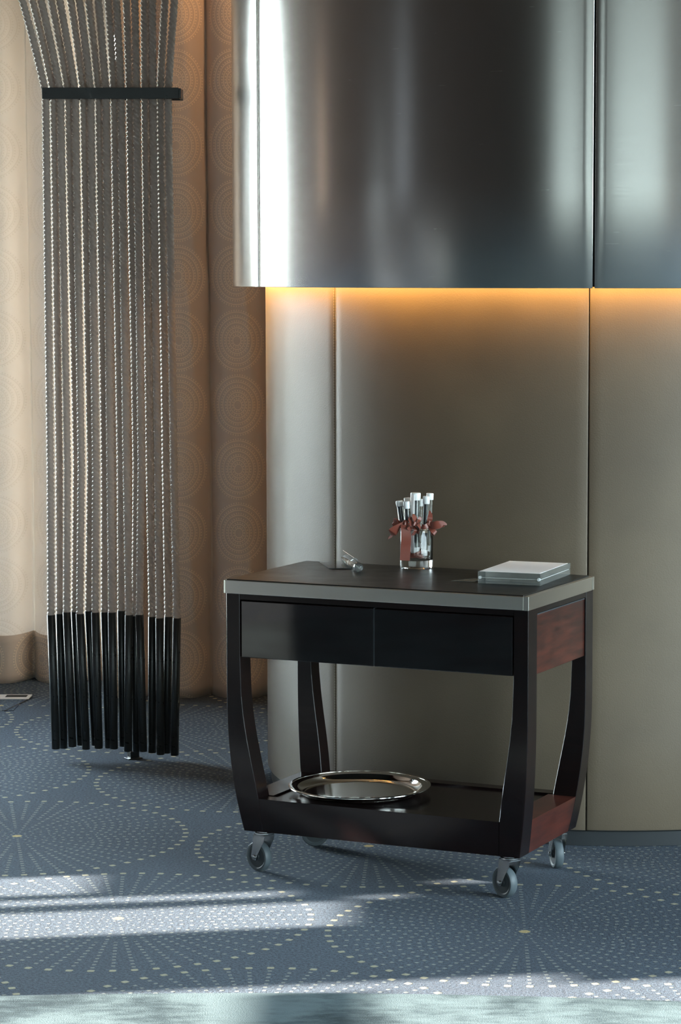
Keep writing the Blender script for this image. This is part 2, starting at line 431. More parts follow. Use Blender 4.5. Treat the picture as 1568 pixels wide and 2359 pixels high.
for i in range(8):
    pn = panel('leather_panel', RW, .03, a_w+i*pi/4, a_w+(i+1)*pi/4, .049, ZS+.06, M['leather'], .0028, .0035, 24, colo)
    if i in (0, 1):          # twin stitch lines beside the left seam
        sv = []; sf = []
        for aa in ((a_w+pi/4+(.0042 if i else -.0042)),):
            k = 0; z = .07
            while z < ZS+.03:
                b = len(sv); w = .0009/RW
                for (da, dz) in ((-w, 0), (w, 0), (w, .006), (-w, .006)): sv.append(pol(RW+.0007, aa+da, z+dz))
                for (da, dz) in ((-w, 0), (w, 0), (w, .006), (-w, .006)): sv.append(pol(RW-.001, aa+da, z+dz))
                sf += [(b, b+1, b+2, b+3), (b, b+4, b+5, b+1), (b+1, b+5, b+6, b+2), (b+2, b+6, b+7, b+3), (b+3, b+7, b+4, b)]
                z += .0085
        st = from_vf('stitching', sv, sf, M['thread'], pn); st['kind'] = 'stuff'
for i in range(6):
    panel('steel_panel', RS, .02, a_s+(i)*pi/3, a_s+(i+1)*pi/3, ZS, ZC-.002, M['steel'], .0055, .0018, 40, colo)
lathe('core', [(RW-.03, .02), (RW-.03, ZS+.05), (RW-.03, ZC-.004)], M['core'], colo, 96, smooth=True)
lathe('plinth', [(RW-.024, 0.0), (RW-.012, .001), (RW-.012, .044), (RW-.015, .0465), (RW-.024, .0465)], M['plinth'], colo, 128, cap0=False, cap1=False)
# steel backing ring, closed soffit and warm strip inside the lip
lathe('steel_backing', [(RS-.021, ZS+.004), (RS-.021, ZC-.004), (RS-.026, ZC-.004), (RS-.026, ZS+.004), (RS-.021, ZS+.004)], M['core'], colo, 128, cap0=False, cap1=False)
lathe('soffit', [(RW-.028, ZS+.085), (RS-.027, ZS+.085), (RS-.027, ZS+.10), (RW-.028, ZS+.10), (RW-.028, ZS+.085)], M['core'], colo, 128, cap0=False, cap1=False)
lathe('light_strip', [(RS-.033, ZS+.030), (RS-.028, ZS+.030), (RS-.028, ZS+.050), (RS-.033, ZS+.050), (RS-.033, ZS+.030)], M['led'], colo, 128, cap0=False, cap1=False)

# ------------------------------------------------------------------ curtains
def curtain(name, x0, x1, yf, depth, period, xref, z0, z1, mat, label, hem=None, edge=None, wrinkle=0, backdepth=.0):
    nx, nz = int((x1-x0)/.006), 90
    v = []; f = []; uv = []
    for j in range(nz+1):
        z = z0+(z1-z0)*j/nz
        for i in range(nx+1):
            x = x0+(x1-x0)*i/nx
            t = (x-xref)/period; k = math.floor(t); ph = t-k
            q = abs(2*ph-1)
            y = yf+depth*q**3.2+.006*sin(1.3*z+k*2.1)+.012*sin(k*3.7)
            sw = .004*sin(2.1*z+k)
            if wrinkle and ph > .55:
                w = sin(3.1*(ph-.5)*pi)*sin(9.5*z+7*ph+1.7*sin(3.3*z))
                y += wrinkle*w*max(0, min(1, (ph-.55)*6))*(.6+.4*sin(5*z))
            xx = x+sw
            if edge and i < 3: xx += edge(z)
            v.append((xx, y, z)); uv.append((t*.28, z))
    for j in range(nz):
        for i in range(nx):
            a = j*(nx+1)+i; f.append((a, a+1, a+nx+2, a+nx+1))
    c = empty(name, ((x0+x1)/2, yf, z0)); o = from_vf('drape', [(p[0]-(x0+x1)/2, p[1]-yf, p[2]-z0) for p in v], f, mat, c, True, uv)
    s = o.modifiers.new('thickness', 'SOLIDIFY'); s.thickness = .002; s.offset = 1
    if hem:
        hv = []; hf = []; huv = []
        for j in range(7):
            z = z0+hem*j/6
            for i in range(nx+1):
                jj = min(nz, (z-z0)/(z1-z0)*nz); a = int(jj); b = min(a+1, nz); w = jj-a
                p = Vector(v[a*(nx+1)+i]).lerp(Vector(v[b*(nx+1)+i]), w)
                hv.append((p.x-(x0+x1)/2, p.y-yf-.007, p.z-z0)); huv.append((uv[i][0]+.09, z+.055))
        for j in range(6):
            for i in range(nx):
                a = j*(nx+1)+i; hf.append((a, a+1, a+nx+2, a+nx+1))
        h = from_vf('hem', hv, hf, M['satin'], c, True, huv)
        s = h.modifiers.new('thickness', 'SOLIDIFY'); s.thickness = .002; s.offset = 1
    tag(c, label, 'curtain'); return c
curtain('curtain', -1.130, .20, 10.13, .11, .2325, -.7788, .0, ZC-.03, M['satin'],
        'taupe satin curtain with ring pattern hanging between the ropes and the round column', wrinkle=.012,
        edge=lambda z: -.03+.036*max(0, 1-((z-2.565)/.12)**2)**.6)
curtain('curtain', -2.5, -1.192, 10.50, .17, .262, -1.556, .0, ZC-.03, M['sheer'],
        'pale backlit cream curtain at the left edge, with a darker bottom hem', hem=.20)

# ------------------------------------------------------------------ rope screen
TOPX = [125, 178, 230, 282, 333, 391, 443, 490, 547, 599, 647, 701, 750, 800, 847, 915, 970]
BARX = [255, 296, 338, 378, 420, 462, 505, 546, 590, 632, 674, 717, 760, 803, 850, 888, 935]
MIDX = [283, 326, 377, 422, 455, 500, 535, 578, 615, 667, 705, 755, 788, 828, 880, 918, 967]
TUBX = [89, 172, 261, 340, 405, 490, 573, 664, 754, 846, 940, 1000, 1056, 1185, 1273, 1360, 1463]
BOTX = [143, 216, 324, 405, 473, 565, 611, 712, 776, 870, 930, 1015, 1095, 1184, 1285, 1345, 1438]
TZ = [.516, .516, .526, .523, .52, .526, .525, .522, .525, .527, .516, .509, .517, .506, .505, .506, .505]
BZ = [.044, .041, .052, .052, .043, .052, .046, .042, .044, .048, .035, .029, .035, .025, .024, .024, .021]
YR = 8.812
wx = lambda px, z: (px-930)/F*(YR*cos(TILT)-(z-1.7)*sin(TILT))
ORD = ['leftmost', 'second', 'third', 'fourth', 'fifth', 'sixth', 'seventh', 'eighth', 'ninth', 'tenth', 'eleventh', 'twelfth',
       'thirteenth', 'fourteenth', 'fifteenth', 'sixteenth', 'rightmost']
depth = [0.0]*17
for i in range(17): depth[i] = -.0145 if i % 2 == 0 else .0145
RR = .0142
def rope_mesh(path_fn, z0, z1, ph):
    n = 18; lay = .046; rings = int((z1-z0)/lay*12); v = []; f = []
    for j in range(rings+1):
        z = z0+(z1-z0)*j/rings; cx, cy = path_fn(z); tw = -2*pi*z/lay+ph
        for i in range(n):
            a = 2*pi*i/n; q = (a-tw) % (2*pi/3)-pi/3            # three round strands
            r = RR*(.48*cos(q)+sqrt(max(0, .27-.2304*sin(q)**2)))
            v.append((cx+r*cos(a), cy+r*sin(a), z))
    for j in range(rings):
        for i in range(n): f.append((j*n+i, j*n+(i+1) % n, (j+1)*n+(i+1) % n, (j+1)*n+i))
    f.append(tuple(range(n))[::-1]); f.append(tuple(rings*n+i for i in range(n)))
    return v, f
for i in range(17):
    xt, xb, xm = wx(TOPX[i]/2.412, 2.624), wx(BARX[i]/2.412, 2.31), wx(MIDX[i]/2.412, 1.03)
    xu, xd = wx(100+TUBX[i]/4.75, .516), wx(100+BOTX[i]/4.75, .04)
    zt, zb = TZ[i], BZ[i]
    slope = (xt-xb)/(2.624-2.31)
    def path(z, i=i, xt=xt, xb=xb, xm=xm, xu=xu):
        if z >= 2.31:
            q = z-2.31; return xb+slope*q*(.86+.45*q if q < .5 else 1.085), YR+depth[i]*.6
        if z >= 1.03:
            t = (z-1.03)/1.28; t = t*t*(3-2*t)*.5+t*.5
            return xm+(xb-xm)*t, YR+depth[i]*(1-.4*t)
        t = (z-zt)/(1.03-zt); return xu+(xm-xu)*t, YR+depth[i]
    r = empty('hanging_rope', (xd, YR+depth[i], zb))
    tag(r, ('%s of the ropes in the row, counted from the left' % ORD[i]) if 0 < i < 16 else ('%s twisted rope of the row beside the %s' % (ORD[i], 'cream curtain' if i == 0 else 'satin curtain')),
        'rope', 'twisted grey ropes with black weight tubes')
    v, f = rope_mesh(path, zt-.01, ZC, i*1.7)
    from_vf('cord', [(a-xd, b-YR-depth[i], c-zb) for a, b, c in v], f, M['rope'], r, True)
    # weight tube, hollow rim at the top
    v, f = lathe_vf([(.001, zb), (.0131, zb), (.0143, zb+.0015), (.0143, zt-.001), (.0135, zt), (.0112, zt), (.0112, zt-.012)], 24, True, True)
    v = [(a+(xu-xd)*(c-zb)/(zt-zb), b, c-zb) for a, b, c in v]
    o = from_vf('weight_tube', v, f, M['black'], r, True); o.data.set_sharp_from_angle(angle=rad(40))
bar = empty('rope_clamp_bar', (-.9955, YR, 2.29))
tag(bar, 'flat black horizontal bar clamping the twisted ropes together', 'bar')
box('front_plate', -.2355, .2295, -.036, -.027, -.001, .037, M['black'], bar, .001, 1)
box('back_plate', -.2275, .2375, .046, .054, -.001, .036, M['black'], bar, .001, 1)
for s in (-1, 1):
    x = -.2325 if s < 0 else .2315
    box('end_plate', x-.003, x+.005, -.027, .046, .001, .035, M['black'], bar, .0008, 1)
    lathe('bolt', [(.004, 0), (.004, .003), (.003, .004)], M['black'], bar, 12, loc=(x+.008 if s < 0 else x-.010, -.036, .018), rot=(pi/2, 0, 0))
anc = empty('floor_anchor', (-.951, 8.85, 0)); anc.rotation_euler = (0, 0, .55)
tag(anc, 'short square black floor post under the rope weight tubes', 'post')
box('post', -.017, .017, -.014, .014, 0, .027, M['black'], anc, .001, 1)
box('flange', -.027, .027, -.020, .020, 0, .004, M['black'], anc, .001, 1)

# ------------------------------------------------------------------ rug and floor box in the foreground and at the left
rug = []
RC, RRAD = (-.35, -1.204), 7.10
pts = []
for i in range(121):
    a = rad(90-36+72*i/120); pts.append((RC[0]+RRAD*cos(a), RC[1]+RRAD*sin(a)))
pts = [p for p in pts]
pts += [(pts[-1][0], 2.5), (pts[0][0], 2.5)]
bm = bmesh.new()
lo = [bm.verts.new((x, y, .0005)) for x, y in pts]; hi = [bm.verts.new((x, y, .006)) for x, y in pts]
bm.faces.new(hi); bm.faces.new(lo[::-1])
for i in range(len(pts)):
    j = (i+1) % len(pts); bm.faces.new((lo[i], lo[j], hi[j], hi[i]))
o = from_bm('rug', bm, M['rug']); tag(o, 'plain mottled pale teal rug with a curved edge in the foreground', 'rug')
fb = empty('floor_box', (-1.62, 10.0, 0))
tag(fb, 'flush floor socket box with bright metal edge set in the carpet at left', 'floor box')
box('metal_edge', -.20, .120, .090, .195, .0, .004, M['socket'], fb, .0008, 1)
box('slot', .020, .105, .128, .178, .0035, .0046, M['gap'], fb)
box('lid', -.20, .10, -.17, .086, .0, .0015, M['carpet'], fb)
v = [(.121, .135), (.129, .135), (.071, -.178), (.063, -.178)]
from_vf('lid_gap', [(x, y, z) for z in (.0002, .0020) for x, y in v], [(3, 2, 1, 0), (4, 5, 6, 7), (0, 1, 5, 4), (1, 2, 6, 5), (2, 3, 7, 6), (3, 0, 4, 7)], M['gap'], fb)

# ------------------------------------------------------------------ service cart
CA = .4272
cart = empty('service_cart', (.0187, 7.1632, 0), -CA)
tag(cart, 'dark espresso wooden service trolley on casters with steel edged black top', 'service cart')
HU, HV = .457, .248; TU, TV = .459, .2535; ZB = .121
def off(z): return .036*max(0, (.52-z)/.4)**2.2
inner = [(.121, .361), (.209, .366), (.27, .375), (.33, .385), (.39, .3955), (.45, .4045), (.515, .411), (.62, .4145), (.803, .4145)]
def lerp_tab(tab, z):
    for (a, b), (c, d) in zip(tab, tab[1:]):
        if z <= c: t = max(0, (z-a)/(c-a)); return b+(d-b)*t
    return tab[-1][1]
def leg(su, sv):
    Z = [ZB+(.803-ZB)*i/28 for i in range(29)]; v = []; f = []
    for z in Z:
        o = off(z); uo = HU-o; ui = lerp_tab(inner, z); vo = HV-o*.88; vi = vo-(.064 if sv < 0 else .055)-.2*o
        b = .0015
        for (p, q) in ((uo-b, vo), (uo, vo-b), (uo, vi+b), (uo-b, vi), (ui+b, vi), (ui, vi+b), (ui, vo-b), (ui+b, vo)): v.append((su*p, sv*q, z))
    for j in range(28):
        for i in range(8): f.append((j*8+i, j*8+(i+1) % 8, j*8+8+(i+1) % 8, j*8+8+i))
    f.append(tuple(range(8))); f.append(tuple(28*8+i for i in range(8)))
    bm = bmesh.new(); vs = [bm.verts.new(c) for c in v]
    for q in f: bm.faces.new([vs[i] for i in q])
    o = from_bm('leg', bm, M['wood'], cart)
    return o
for su in (-1, 1):
    for sv in (-1, 1): leg(su, sv)
def prism_rail(name, axis, a0b, a0t, a1b, a1t, d_ob, d_ot, d_i, z0, z1, sgn, mat, n=5):
    # rail along u (axis 0) or v (axis 1); outer face follows the leg curve
    v = []; f = []
    for k in range(n+1):
        z = z0+(z1-z0)*k/n; t = k/n
        do = (HV-off(z)*.88 if axis == 0 else HU-off(z))-.001
        for (a, d) in ((a0b+(a0t-a0b)*t, do), (a1b+(a1t-a1b)*t, do), (a1b+(a1t-a1b)*t, d_i), (a0b+(a0t-a0b)*t, d_i)):
            v.append((a, sgn*d, z) if axis == 0 else (sgn*d, a, z))
    for k in range(n):
        for i in range(4): f.append((k*4+i, k*4+(i+1) % 4, k*4+4+(i+1) % 4, k*4+4+i))
    f.append((0, 1, 2, 3)); f.append(tuple(n*4+i for i in range(4)))
    bm = bmesh.new(); vs = [bm.verts.new(c) for c in v]
    for q in f: bm.faces.new([vs[i] for i in q])
    return from_bm(name, bm, mat, cart)
prism_rail('lower_rail', 0, -.361, -.366, .361, .366, 0, 0, .186, ZB, .219, -1, M['wood'])
prism_rail('lower_rail', 0, -.361, -.366, .361, .366, 0, 0, .186, ZB, .219, 1, M['wood'])
for s in (-1, 1):
    prism_rail('end_rail', 1, -.150, -.168, .160, .176, 0, 0, .352, ZB, .2185, s, M['red_wood'] if s > 0 else M['wood'])  # right end rail redder and lighter than the left
box('shelf', -.352, .352, -.186, .186, .196, .2132, M['wood'], cart)
# upper carcass
box('top_rail', -.4145, .4145, -.2455, -.225, .786, .803, M['wood'], cart, .0008, 1)
box('top_rail', -.4145, .4145, .225, .2455, .620, .803, M['wood'], cart, .0008, 1)
box('underframe', -.405, .405, -.222, .222, .640, .785, M['core'], cart)
for s in (-1, 1):
    d = empty('drawer', (s*.2065, -.2455, .623)); d.parent = cart
    f_ = box('drawer_front', -.2046, .2046, -.0005,   .018, 0, .1605, M['drawer'], d, .002, 2)
box('drawer_divider', -.0016, .0016, -.2440, -.226, .626, .784, M['hub'], cart)
# end panels: framed red-brown wood with an inlay bead
for s in (-1, 1):
    box('end_panel', min(s*.452, s*.440), max(s*.452, s*.440), -.1835, .1925, .620, .784, M['red_wood'], cart, .0015, 1)
    box('end_apron', min(s*.4555, s*.440), max(s*.4555, s*.440), -.1835, .1925, .787, .803, M['wood'], cart, .0008, 1)
    bm = bmesh.new(); bbox(bm, min(s*.4568, s*.450), max(s*.4568, s*.450), -.1815, .180, .7838, .7866)
    from_bm('inlay_bead', bm, M['hub'], cart)
# steel band round the top: four strips, uv along each strip
def strip(x0, x1, y0, y1, z0, z1, along):
    bm = bmesh.new(); bbox(bm, x0, x1, y0, y1, z0, z1, .0012, 2)
    uvl = bm.loops.layers.uv.new('UVMap')
    for fc in bm.faces:
        for l in fc.loops:
            c = l.vert.co; l[uvl].uv = ((c.x if along == 'x' else c.y), c.z+(c.y if along == 'x' else c.x))
    return from_bm('steel_band', bm, M['band'], cart)
zb0, zb1 = .803, .8405
strip(-TU+.0005, TU-.0145, -TV, -TV+.012, zb0, zb1, 'x'); strip(-TU, TU, TV-.012, TV, zb0, zb1, 'x')
strip(-TU-.002, -TU+.0, -TV-.002, TV-.0125, zb0, zb1, 'y')
strip(TU-.0138, TU+.001, -TV-.0015, TV-.02, zb0, zb1+.0005, 'y')
box('top_board', -TU+.002, TU-.0145, -TV+.0125, TV-.0125, .803, .838, M['wood'], cart)
bm = bmesh.new(); bbox(bm, -TU+.004, TU-.0148, -TV+.003, TV-.004, .8385, .8435, .0024, 3)
pad = from_bm('leather_top', bm, M['pad'], cart)
# casters
def caster(u, v, ang):
    """swivel caster: wheel axle along the direction ang (cart frame)"""
    c = empty('caster', (u, v, 0), ang); c.parent = cart
    R, w = .0425, .0122; tr = -.021                                   # wheel trails behind the swivel
    yb = w+.0055
    lathe('swivel_plate', [(.022, .110), (.026, .112), (.026, .1155), (.019, .1165), (.019, .1205)], M['zinc'], c, 32)
    v_ = []
    for s in (-1, 1):                                                # fork cheeks
        prof = [(-.024, .108), (.022, .108), (.019, .094), (tr+.012, .046), (tr+.006, .034), (tr-.006, .034), (tr-.012, .044), (-.026, .085)]
        bm = bmesh.new()
        a = [bm.verts.new((x, s*yb, z)) for x, z in prof]; b = [bm.verts.new((x, s*(yb+.0025), z)) for x, z in prof]
        bm.faces.new(a); bm.faces.new(b[::-1])
        for i in range(len(prof)):
            j = (i+1) % len(prof); bm.faces.new((a[i], a[j], b[j], b[i]))
        from_bm('fork_cheek', bm, M['zinc'], c)
    box('fork_bridge', -.024, .022, -yb-.0025, yb+.0025, .105, .1105, M['zinc'], c, .0012, 1)
    lathe('wheel_tyre', [(R*.72, -w*.8), (R*.80, -w), (R*.93, -w*.98), (R*.985, -w*.7), (R, -w*.25), (R, w*.25), (R*.985, w*.7), (R*.93, w*.98), (R*.80, w), (R*.72, w*.8)],
          M['rubber'], c, 48, cap0=True, cap1=True, loc=(tr, 0, R), rot=(pi/2, 0, 0))
    lathe('wheel_hub', [(.006, -w*1.15), (.011, -w*1.1), (.012, -w*.82), (R*.7, -w*.86), (R*.7, w*.86), (.012, w*.82), (.011, w*1.1), (.006, w*1.15)],
          M['hub'], c, 40, loc=(tr, 0, R), rot=(pi/2, 0, 0))
    lathe('axle_bolt', [(.0045, -yb-.0065), (.0062, -yb-.006), (.0062, -yb-.0026), (.0032, -yb-.0025), (.0032, yb+.0025), (.0062, yb+.0026), (.0062, yb+.006), (.0045, yb+.0065)],
          M['zinc'], c, 12, loc=(tr, 0, R), rot=(pi/2, 0, 0))
caster(-.372, -.188, -.76+CA); caster(.382, -.188, -.92+CA); caster(.380, .185, -1.36+CA); caster(-.372, .182, .6)

# ------------------------------------------------------------------ things on the cart
def world(u, v, z=0.): 
    c, s = cos(-CA), sin(-CA); return (.0187+u*c-v*s, 7.1632+u*s+v*c, z)
ZT = .8436
# silver tray on the shelf
tx, ty, _ = world(-.168, -.012)
def inv_tray(px, Y): return (px-930)/F*Y
tray = empty('silver_tray', (-.1265, 7.218, .2137))
tag(tray, 'round polished silver tray lying on the lower shelf of the service cart', 'tray')
prof = [(.001, .0), (.160, .0), (.168, .0015), (.176, .010), (.1795, .0165), (.199, .0205), (.2025, .0215), (.2035, .0235), (.2025, .0255), (.1995, .0250), (.1785, .0205),
        (.1745, .0150), (.1665, .0055), (.158, .0035), (.001, .0035)]
lathe('tray_dish', prof[:6]+prof[9:], M['silver'], tray, 128, cap0=False, cap1=False)
lathe('tray_rim', [(.196, .0208), (.2015, .0206), (.2040, .0222), (.2040, .0246), (.2015, .0262), (.196, .0252), (.196, .0208)], M['silver'], tray, 128, cap0=False, cap1=False)
# acrylic block frame with sheet
fx, fy, _ = world(.309, .095)
fr = empty('acrylic_block_frame', (fx, fy, ZT), -CA+.07)
tag(fr, 'clear acrylic block frame holding white sheet, lying on the right end of the cart', 'sign holder')
hw, hd = .0905, .142
box('acrylic_slab', -hw, hw, -hd, hd, .0, .0155, M['acrylic'], fr, .0006, 1)
box('acrylic_slab', -hw, hw, -hd, hd, .0172, .0330, M['acrylic'], fr, .0006, 1)
box('paper_sheet', -hw+.003, hw-.003, -hd+.003, hd-.003, .0157, .0170, M['paper'], fr)
box('card_sheet', -hw+.004, hw-.004, -hd+.003, hd-.012, .0331, .0338, M['paper'], fr)
for sx in (-1, 1):
    for sy in (-1, 1):
        lathe('magnet', [(.0040, -.004), (.0044, -.0036), (.0044, .0036), (.0040, .004)], M['white'], fr, 16, loc=(sx*(hw-.0055), sy*(hd-.0030), .0165), rot=(pi/2, 0, 0)) if sy < 0 else None
# thin clear sheet poking out left of the block
sx_, sy_, _ = world(.205, -.030)
sh = empty('clear_film', (sx_, sy_, ZT), -CA)
tag(sh, 'thin clear plastic film beside the left edge of the acrylic block frame', 'film')
from_vf('film_sheet', [(-.062, -.012, .0005), (.008, -.016, .0005), (.008, .04, .004), (-.01, .03, .006), (-.062, -.012, .0012), (.008, -.016, .0012), (.008, .04, .0047), (-.01, .03, .0067)],
        [(3, 2, 1, 0), (4, 5, 6, 7), (0, 1, 5, 4), (1, 2, 6, 5), (2, 3, 7, 6), (3, 0, 4, 7)], M['acrylic'], sh)

# acrylic holder at the left: flat plate, curled fin, clear cylinder
hx, hy, _ = world(-.30, .15)
ho = empty('acrylic_card_holder', (hx, hy, ZT), 0)
tag(ho, 'clear acrylic plate curling into a clear roll, on the left of the cart top', 'card holder')
# plate outline in world offsets
pl = [(-.254-hx, 7.534-hy), (-.2165-hx, 7.352-hy), (-.150-hx, 7.352-hy), (-.168-hx, 7.534-hy)]
from_vf('base_plate', [(x, y, z) for z in (.0006, .0036) for x, y in pl], [(3, 2, 1, 0), (4, 5, 6, 7), (0, 1, 5, 4), (1, 2, 6, 5), (2, 3, 7, 6), (3, 0, 4, 7)], M['acrylic'], ho)
A_, B_ = Vector((-.172-hx, 7.50-hy, .0150)), Vector((-.128-hx, 7.262-hy, .0150))
ax = (B_-A_).normalized()
pth = [A_+(B_-A_)*t for t in (0, .02, .9, .95, .985, 1.0)]
v, f = tube_vf([tuple(p) for p in pth], [.0138, .0142, .0142, .0136, .0105, .004], 32)
o = from_vf('clear_roll', v, f, M['glass'], ho, True)
v, f = tube_vf([tuple(A_+(B_-A_)*t) for t in (.06, .45, .86)], .0082, 20)
from_vf('inner_rod', v, f, M['acrylic'], ho, True)
side = Vector((ax.y, -ax.x, 0))
fin = []
for t in (-.30, .55):
    for k in range(5):
        a = rad(90+22*k)*1.0
        p = A_+(B_-A_)*t+side*-(.0162*cos(rad(100+18*k)))*-1+Vector((0, 0, .0162*sin(rad(100+18*k))))
        q = A_+(B_-A_)*t+side*-(.0178*cos(rad(100+18*k)))*-1+Vector((0, 0, .0178*sin(rad(100+18*k))))
        fin += [tuple(p), tuple(q)]
ff = []
for k in range(4):
    a, b, c, d = 2*k, 2*k+1, 2*k+3, 2*k+2
    e_ = 10
    ff += [(b, c, c+e_, b+e_), (a, a+e_, d+e_, d), (a, d, c, b), (a+e_, b+e_, c+e_, d+e_)]
ff += [(0, 1, 11, 10), (8, 18, 19, 9)]
from_vf('curled_fin', fin, ff, M['acrylic'], ho)

# vase with test tubes and ribbons
VX, VY = .0365, 7.393
va = empty('glass_vase', (VX, VY, ZT))
tag(va, 'straight clear glass tumbler vase with a thick base, holding test tubes', 'vase')
lathe('vase_glass', [(.0455, 0), (.0478, .0015), (.0482, .004), (.0482, .112), (.0474, .1135), (.0458, .112), (.0455, .030), (.0435, .0245), (.030, .0225), (.001, .0220)], M['glass'], va, 64, cap0=True, cap1=True)
# ribbon coil inside the vase
cp = []
for i in range(70):
    a = i*.42; r = .013+.018*abs(sin(i*.37)); cp.append((r*cos(a), r*sin(a), .0335+.006*(1+sin(i*.9))))
def ribbon_vf(path, width, nrm=None, th=.0007):
    v = []; f = []
    n = len(path)
    for j in range(n):
        p = Vector(path[j]); t = (Vector(path[min(n-1, j+1)])-Vector(path[max(0, j-1)])).normalized()
        w = nrm[j] if isinstance(nrm, list) else (nrm if nrm is not None else Vector((0, 0, 1)))
        w = (Vector(w)-t*Vector(w).dot(t)).normalized(); b = t.cross(w)*th
        wd = width[j] if isinstance(width, list) else width
        for s, q in ((-1, -1), (1, -1), (1, 1), (-1, 1)): v.append(tuple(p+w*wd/2*s+b*q))
    for j in range(n-1):
        for i in range(4): f.append((j*4+i, j*4+(i+1) % 4, j*4+4+(i+1) % 4, j*4+4+i))
    f.append((3, 2, 1, 0)); f.append(tuple((n-1)*4+i for i in range(4)))
    return v, f
v, f = ribbon_vf(cp, .011, Vector((.2, .1, 1)))
co = from_vf('ribbon_coil', v, f, M['ribbon'], None, True); co.location = (VX, VY, ZT)
tag(co, 'coiled brown satin ribbon in the bottom of the glass vase', 'ribbon')
def ztube(py): return ZT+(1310.5-py)/795.0
def tube_thing(px_t, py_t, px_b, py_b, dy, r, label, cap_h=.021, base_h=.020, dark=True, side_label=False, dyt=0.):
    xb, zb = (px_b-930)/F*7.39, ztube(py_b); xt, zt = (px_t-930)/F*7.39, ztube(py_t)
    yb, yt = VY+dy, VY+dy+dyt
    ax = Vector((xt-xb, yt-yb, zt-zb)); L = ax.length
    o = empty('test_tube', (xb, yb, zb)); o.rotation_euler = ax.to_track_quat('Z', 'Y').to_euler()
    tag(o, label, 'test tube', 'clear test tubes with white caps in the vase')
    lathe('tube_glass', [(r*.55, 0), (r*.9, .001), (r, .003), (r, L-cap_h*.7), (r-.0011, L-cap_h*.7), (r-.0011, .004), (r*.6, .0022)], M['glass'], o, 32, cap0=True, cap1=True)
    lathe('cap', [(r+.0009, L-cap_h), (r+.0014, L-cap_h+.001), (r+.0014, L-.002), (r+.0004, L), (.001, L)], M['white'], o, 32, cap0=True, cap1=False)
    lathe('base_label', [(r+.0003, .0035), (r+.0006, .0035), (r+.0006, base_h), (r+.0003, base_h)], M['paper'], o, 32, cap0=False, cap1=False)
    if dark:
        lathe('rolled_insert', [(r-.0034, .006), (r-.0022, .006), (r-.0022, L-cap_h-.001), (r-.0034, L-cap_h-.001)], M['darkfoil'], o, 24, cap0=True, cap1=True)
    if side_label:
        v = []; f = []
        for k in range(7):
            a = rad(205+k*9); 
            for z in (.006, L-.004): v.append(((r+.0016)*cos(a), (r+.0016)*sin(a), z)); v.append(((r+.0022)*cos(a), (r+.0022)*sin(a), z))
        for k in range(6):
            b = k*4; f += [(b+1, b+5, b+7, b+3), (b, b+2, b+6, b+4), (b, b+4, b+5, b+1), (b+2, b+3, b+7, b+6)]
        f += [(0, 1, 3, 2), (24, 26, 27, 25)]
        q = from_vf('side_label', v, f, M['paper'], o, True)
        q.rotation_euler = (0, 0, -o.rotation_euler.z)
    return o
tube_thing(957, 1135.5, 956, 1279, -.012, .0135, 'widest test tube in the middle, with the tallest white cap', side_label=True)
tube_thing(982, 1143, 977, 1284, -.018, .0088, 'slim test tube right of the widest one, in front', cap_h=.022)
tube_thing(990.5, 1138, 985, 1279, .012, .0092, 'rear right test tube with the tall white cap at the far right', cap_h=.019, dark=False)
tube_thing(936, 1155, 942, 1276, -.014, .0088, 'front left test tube with a lower white cap, left of the widest one')
tube_thing(938, 1149, 944, 1276, .017, .0092, 'test tube hidden behind the front left one, only its white cap showing')
tube_thing(968.5, 1152, 965, 1276, .020, .0068, 'narrow test tube at the back between the widest and slim ones', dark=False)
tube_thing(919, 1155, 934, 1272, .006, .0092, 'leftmost test tube, leaning outward to the left', cap_h=.016)
# cork in the neck of the slim tube
ck = lathe('cork', [(.0068, 0), (.0070, .001), (.0076, .012), (.0072, .0132)], M['cork'], None, 24, loc=((978.5-930)/F*7.36, VY-.031, ztube(1227)))
ck.name = 'cork_collar'; tag(ck, 'pale cream paper collar round the slim front test tube', 'collar')
bm = bmesh.new(); bm.from_mesh(ck.data); bmesh.ops.delete(bm, geom=[q for q in bm.faces if len(q.verts) > 4], context='FACES'); bm.to_mesh(ck.data); bm.free()
def P(px, py, y): return Vector(((px-930)/F*y, y, ZT+(1310.5-py)/795.0))
def strip_part(name, parent, pts, width, nrm=Vector((0, 0, 1)), sub=6):
    # Catmull-Rom through the points
    q = [Vector(p) for p in pts]; out = []; ws = []
    for i in range(len(q)-1):
        p0, p1, p2, p3 = q[max(0, i-1)], q[i], q[i+1], q[min(len(q)-1, i+2)]
        for k in range(sub):
            t = k/sub; out.append(.5*((2*p1)+(p2-p0)*t+(2*p0-5*p1+4*p2-p3)*t*t+(3*p1-p0-3*p2+p3)*t*t*t))
            if isinstance(width, list): ws.append(width[i]+(width[i+1]-width[i])*t)
    out.append(q[-1])
    if isinstance(width, list): ws.append(width[-1])
    c = parent.location
    v, f = ribbon_vf([p-c for p in out], ws if ws else width, nrm)
    o = from_vf(name, v, f, M['ribbon'], parent, True); o.data.set_sharp_from_angle(angle=rad(60)); return o
def bow(loc, label): 
    o = empty('ribbon_bow', loc); tag(o, label, 'ribbon bow', 'brown satin bows tied round the test tubes'); return o
yf = VY-.050
b1 = bow(tuple(P(932, 1204, yf+.012)), 'brown satin bow on the left, its long tail hanging down the vase front')
strip_part('tail', b1, [P(932, 1203, yf+.012), P(933, 1210, yf-.003), P(935, 1232, yf-.006), P(934, 1260, yf-.003), P(932, 1289, yf-.0025)], [.020, .026, .0285, .029, .029], Vector((1, .12, 0)))
